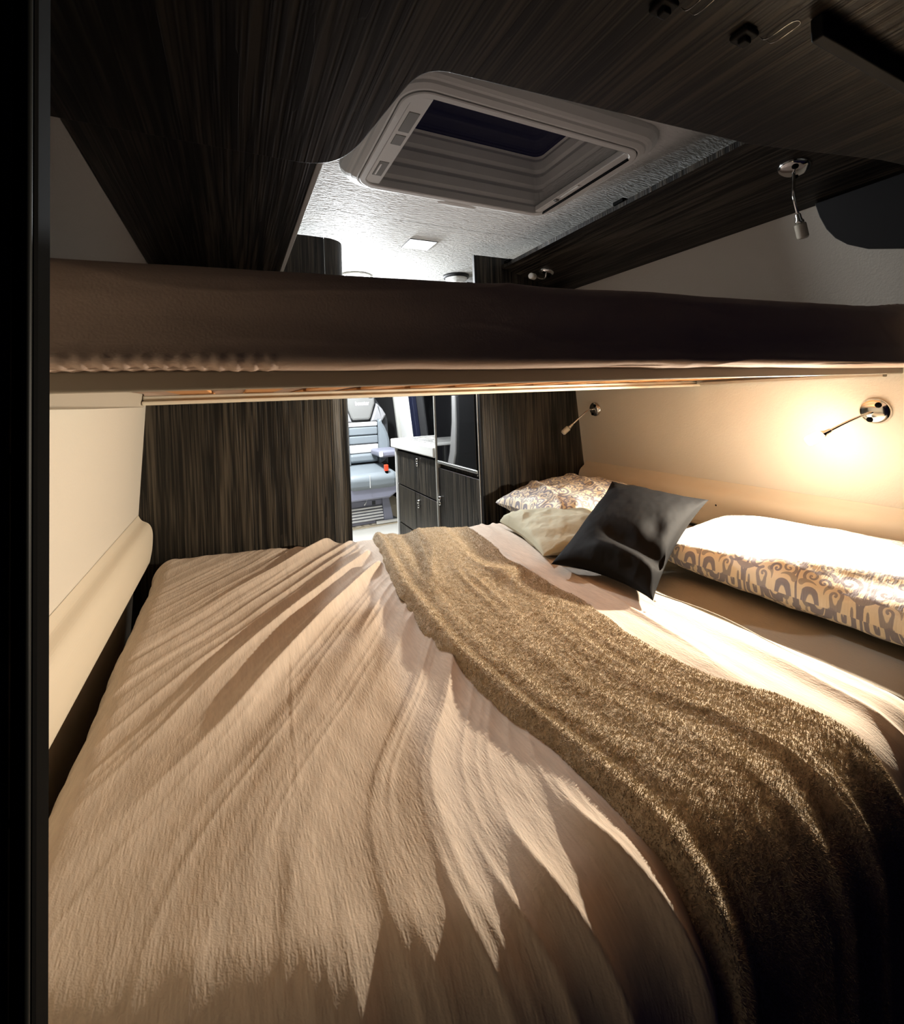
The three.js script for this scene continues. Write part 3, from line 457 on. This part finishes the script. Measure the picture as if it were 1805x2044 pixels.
// ================================================================ KITCHEN
function knob(parent, y, z) { const k = part('knob', [lathe([[0, .014], [.009, .013], [.012, .008], [.011, 0]], [.982, y + .012, z], V(-1, 0, 0), 20), lathe([[0, .012], [.008, .011], [.010, .006], [.009, 0]], [.982, y - .016, z], V(-1, 0, 0), 20)], M.chrome, parent, 'chrome push knob'); return k; }
{
  const u = thing('kitchen_unit', 'dark wood kitchen unit with drawers along the aisle', 'cabinet', [1.26, FLOOR, -2.59]);
  part('body', box(1.003, 1.53, FLOOR, -.325, -2.925, -2.256, .002), M.wood, u);
  for (const [y0, y1, z0, z1, kn] of [[-.558, -.338, -2.92, -2.262, 1], [-.815, -.566, -2.92, -2.602, 0], [-.815, -.566, -2.598, -2.262, 1], [-1.10, -.823, -2.92, -2.262, 0]]) { const d = part('drawer_front', box(.985, 1.003, y0, y1, z0, z1, .002), M.wood, u); if (kn) knob(d, (y0 > -.56 ? -.374 : -.624) , -2.53); }
  part('plinth', box(1.03, 1.045, FLOOR, -1.105, -2.92, -2.262, .002), M.darkPlastic, u);
  part('end_trim', box(.976, 1.004, FLOOR, -.325, -2.942, -2.927, .003), M.white, u, 'white edge strip');
  part('shadow_groove', box(.990, 1.003, -.3365, -.3255, -2.92, -2.262, 0), M.black, u);
  const w = thing('worktop', 'white kitchen worktop with thick pale edge', 'worktop', [1.25, -.29, -2.62]);
  part('slab', box(.966, 1.535, -.322, -.262, -3.0, -2.258, .008), M.worktop, w);
  const h = thing('hob', 'flush gas hob with glass lid set on the white worktop', 'hob', [1.25, -.262, -2.62]);
  part('tray', box(1.02, 1.44, -.2618, -.2575, -2.90, -2.35, .002), M.alu, h); part('lid', box(1.035, 1.425, -.2574, -.2535, -2.885, -2.36, .001), mat([.35, .35, .34], .15), h);
  for (const [x, z] of [[1.13, -2.74], [1.13, -2.50], [1.32, -2.62]]) part('burner_ring', lathe([[.045, 0], [.05, .0035], [.055, 0]], [x, -.2535, z], V(0, 1, 0), 24), M.alu, h);
  const t = thing('kitchen_column', 'tall dark wood kitchen column with glossy black oven door', 'cabinet', [1.26, FLOOR, -2.01]);
  part('body', box(1.003, 1.53, FLOOR, .45, -2.248, -1.772, .002), M.wood, t);
  knob(part('door', box(.985, 1.003, -1.10, -.372, -2.240, -1.778, .002), M.wood, t), -.545, -2.212);
  part('edge_trim', box(.976, 1.003, FLOOR, .45, -2.2535, -2.2435, .002), M.trim, t); part('edge_trim', box(.980, 1.003, FLOOR, .45, -1.7745, -1.769, .001), M.trim, t);
  const o = part('oven_door', box(.982, 1.003, -.345, .30, -2.237, -1.783, .003), M.black, t);
  part('oven_glass', box(.979, .9835, -.330, .29, -2.226, -1.795, .001), M.glassBlack, o, 'mirror black glass'); part('oven_rail', box(.9765, .986, -.346, -.332, -2.232, -1.788, .002), M.alu, o);
  for (const z of [-2.228, -1.792]) part('screw', lathe([[0, .002], [.003, .001], [.0035, 0]], [.9825, -.3545, z], V(-1, 0, 0), 10), M.chrome, t);
  const k = thing('overhead_locker', 'dark kitchen locker over the worktop', 'locker', [1.36, .25, -2.6]);
  part('body', box(1.22, wr(.66) - .005, .25, .66, -2.95, -2.262, .004), M.wood, k);
}

// ================================================================ CAB END
{
  const s = thing('cab_step', 'pale step up to the driver cab in front of the swivel seat', 'step', [.7, FLOOR, -4.4]);
  part('riser', box(-.25, 1.58, FLOOR + .001, -1.076, -4.9, -3.80, .004), M.white, s); part('tread', box(-.25, 1.58, -1.0755, -1.066, -4.9, -3.79, .003), M.tread, s);
  for (let k = 0; k < 9; k++) part('tread_rib', box(.62 + k * .07, .665 + k * .07, -1.0658, -1.063, -4.05, -3.81, .001), M.cream, s);
  const cp = thing('floor_socket', 'small grey dome cap on the floor at the foot of the bed', 'socket', [.86, FLOOR, -3.55]);
  part('cap', lathe([[0, .035], [.02, .032], [.034, .018], [.04, 0]], [.86, FLOOR, -3.55], V(0, 1, 0), 24), M.trim, cp);
  const c = thing('swivel_chair', 'grey swivelled passenger seat facing the aisle', 'seat', [1.05, -1.063, -3.98]);
  const cx = 1.05;
  part('base', prism([[-.20, 0], [.20, 0], [.17, .215], [-.17, .215]], -4.18, -3.84, (a, b, t) => [cx - .02 + a, -1.063 + b, t], .01), M.seatPlastic, c);
  for (let k = 0; k < 5; k++) part('grille_slat', box(cx - .195 + k * .003, cx + .10 - k * .003, -1.03 + k * .026, -1.014 + k * .026, -3.84, -3.826, .004), M.seatLight, c);
  part('base_badge', box(cx - .0, cx + .03, -.898, -.866, -3.843, -3.836, .001), M.seatDark, c);
  part('base_cover', prism([[.12, .01], [.205, .01], [.165, .235], [.105, .235]], -3.86, -3.815, (a, b, t) => [cx - .02 + a, -1.063 + b, t], .006), M.seatPlastic, c);
  part('slide_rail', box(cx + .02, cx + .22, -1.062, -1.035, -3.90, -3.79, .006), M.alu, c);
  part('swivel_plate', box(cx - .2, cx + .15, -.846, -.826, -4.18, -3.80, .006), M.black, c); part('lever', tube([[cx - .06, -.836, -3.80], [cx - .07, -.85, -3.77], [cx - .09, -.875, -3.755]], .006, 16, 8), M.alu, c);
  part('seat_pan', prism([[-.22, -.83], [.13, -.83], [.235, -.76], [.235, -.715], [-.22, -.715]], -4.15, -3.72, (a, b, t) => [cx + a, b, t], .015), M.seatPlastic, c);
  part('side_guard', prism([[.13, -.81], [.24, -.79], [.27, -.70], [.255, -.675], [.225, -.71], [.13, -.74]], -4.0, -3.74, (a, b, t) => [cx + a, b, t], .012), M.seatPlastic, c);
  const cush = new RoundedBoxGeometry(.45, .15, .50, 6, .06); cush.rotateX(.08); cush.translate(cx - .01, -.665, -3.95); part('seat_cushion', cush, M.seat, c);
  part('cushion_seam', box(cx - .05, cx - .045, -.722, -.62, -3.704, -3.695, .001), M.seatLight, c);
  const backShape = []; for (let k = 0; k <= 24; k++) { const t = k / 24, y = mix(-.60, .12, t), w = t < .55 ? mix(.245, .262, ss(0, .4, t)) : mix(.262, .125, ss(.55, 1.0, t)); backShape.push([w, y]); } const bs = backShape.concat(backShape.map(p => [-p[0], p[1]]).reverse());
  part('backrest', prism(bs, -4.27, -4.15, (a, b, t) => [cx + .02 + a, b, t - .06 * (b + .6)], .03), M.seatDark, c);
  for (const sgn of [-1, 1]) { const q = []; for (let k = 0; k <= 20; k++) { const t = k / 20; q.push([sgn * (.150 + .105 * Math.sin(Math.pow(t, .8) * Math.PI) ** .7 * 1 - .012), mix(-.58, -.16, t)]); } q.push([sgn * .138, -.17], [sgn * .13, -.57]); const g = prism(sgn > 0 ? q : q.reverse(), -4.2, -4.06, (a, b, t) => [cx + .02 + a, b, t - .05 * (b + .6)], .028); part('side_bolster', g, M.seat, c); }
  part('lumbar_pad', box(cx - .125, cx + .155, -.56, -.475, -4.2, -4.075, .03), M.seat, c); part('white_band', box(cx - .118, cx + .152, -.473, -.395, -4.2, -4.088, .012), M.seatLight, c);
  part('mid_pad', box(cx - .118, cx + .152, -.388, -.315, -4.2, -4.092, .012), M.seat, c); part('mid_pad', box(cx - .118, cx + .152, -.309, -.235, -4.2, -4.098, .012), M.seat, c);
  part('white_band', box(cx - .118, cx + .152, -.230, -.190, -4.2, -4.100, .01), M.seatLight, c);
  const hr = part('headrest', prism([[-.075, -.168], [.075, -.168], [.092, -.15], [.135, -.02], [.135, .11], [.10, .16], [-.10, .16], [-.135, .11], [-.135, -.02], [-.092, -.15]], -4.19, -4.115, (a, b, t) => [cx + .005 + a, b, t], .018), mat([.15, .15, .145], .7), c);
  for (const sgn of [-1, 1]) part('shoulder_pad', prism([[.09, -.185], [.20, -.185], [.235, -.13], [.20, -.07], [.15, -.02], [.145, -.03], [.098, -.16]].map(p => [p[0] * sgn, p[1]]), -4.2, -4.118, (a, b, t) => [cx + .01 + a, b, t], .015), mat([.24, .24, .25], .6), c);
  const font = await new FontLoader().loadAsync('fonts/droid/droid_sans_bold.typeface.json');
  const tg = new TextGeometry('boxstar', { font, size: .034, depth: .002, curveSegments: 3, bevelEnabled: false }); tg.computeBoundingBox(); const bw = tg.boundingBox.max.x - tg.boundingBox.min.x; tg.scale(.128 / bw, 1, 1); tg.translate(1.012 * 1.053 - .064, -.032, -4.1155);
  part('lettering', tg, M.white, hr, 'white lettering');
  const arm = new RoundedBoxGeometry(.20, .06, .30, 4, .022); arm.translate(cx + .17, -.462, -3.93); part('armrest', arm, M.seatPlastic, c); part('armrest_cap', box(cx + .065, cx + .10, -.485, -.44, -3.80, -3.772, .008), M.seatLight, c);
  const bk = part('belt_stalk', tube([[cx + .125, -.72, -3.74], [cx + .118, -.66, -3.735], [cx + .108, -.60, -3.73]], .014, 16, 10), M.black, c); part('buckle', box(cx + .088, cx + .122, -.60, -.545, -3.742, -3.712, .006), M.red, bk, 'red buckle button');
  // sliding door at the right, window and pillar
  const d = thing('sliding_door_pillar', 'white pillar of the side door beyond the kitchen worktop', 'door pillar', [1.55, FLOOR, -4.15]);
  const slab = (z0, z1, s, m, n) => part(n, prism([[wr(-1.06) - s - .04, -1.06], [wr(-1.06) - s, -1.06], [wr(.6) - s, .6], [wr(.6) - s - .04, .6]], z0, z1, (a, b, t) => [a, b, t], .004), m, d);
  slab(-4.36, -4.08, .0, M.white, 'pillar_cover'); slab(-4.06, -4.035, .0, M.trim, 'seal_strip'); slab(-4.03, -3.93, .002, M.navy, 'door_edge'); slab(-4.50, -4.455, .0, M.trim, 'cab_post');
  const win = structure('window_1', 'dark night window of the side door beyond the worktop', 'window'); part('pane', prism([[wr(-.42) + .012, -.42], [wr(-.42) + .018, -.42], [wr(.34) + .018, .34], [wr(.34) + .012, .34]], -3.78, -3.25, (a, b, t) => [a, b, t], 0), mat([.1, .1, .12], .04, { transmission: 1, thickness: 0 }), win);
  part('frame', [box(1.52, 1.60, -.44, -.41, -3.80, -3.24, .004), box(1.49, 1.57, .33, .36, -3.80, -3.24, .004)], M.black, win);
  const bn = thing('dinette_bench', 'grey dinette bench mirrored in the oven glass', 'bench', [.08, FLOOR, -3.5]);
  part('seat_box', box(-.24, .34, -1.2, -.82, -3.785, -3.36, .01), M.wood, bn); part('seat_pad', box(-.24, .36, -.82, -.70, -3.788, -3.38, .04), M.seat, bn);
  part('backrest', prism([[-3.36, -.68], [-3.54, -.68], [-3.42, -.45], [-3.36, -.20], [-3.345, .02], [-3.245, .02], [-3.25, -.20], [-3.28, -.45]], -.23, .335, (a, b, t) => [t, b, a], .012), M.seatDark, bn);
  part('side_trim', prism([[-3.40, -.68], [-3.52, -.68], [-3.40, -.45], [-3.34, -.20], [-3.325, .02], [-3.265, .02], [-3.27, -.20], [-3.30, -.45]], .336, .352, (a, b, t) => [t, b, a], .004), M.seatLight, bn, 'pale side trim');
  part('headrest', box(-.2, .34, .04, .22, -3.355, -3.26, .03), M.seatDark, bn);
  const tb = thing('dinette_table', 'pale dinette table mirrored in the oven glass', 'table', [0, -.45, -3.95]); part('table_top', box(-.23, .22, -.46, -.43, -4.6, -4.02, .008), M.worktop, tb); part('leg', box(-.04, .0, -1.062, -.46, -4.33, -4.27, .01), M.alu, tb);
}
renderer.render(scene, camera);
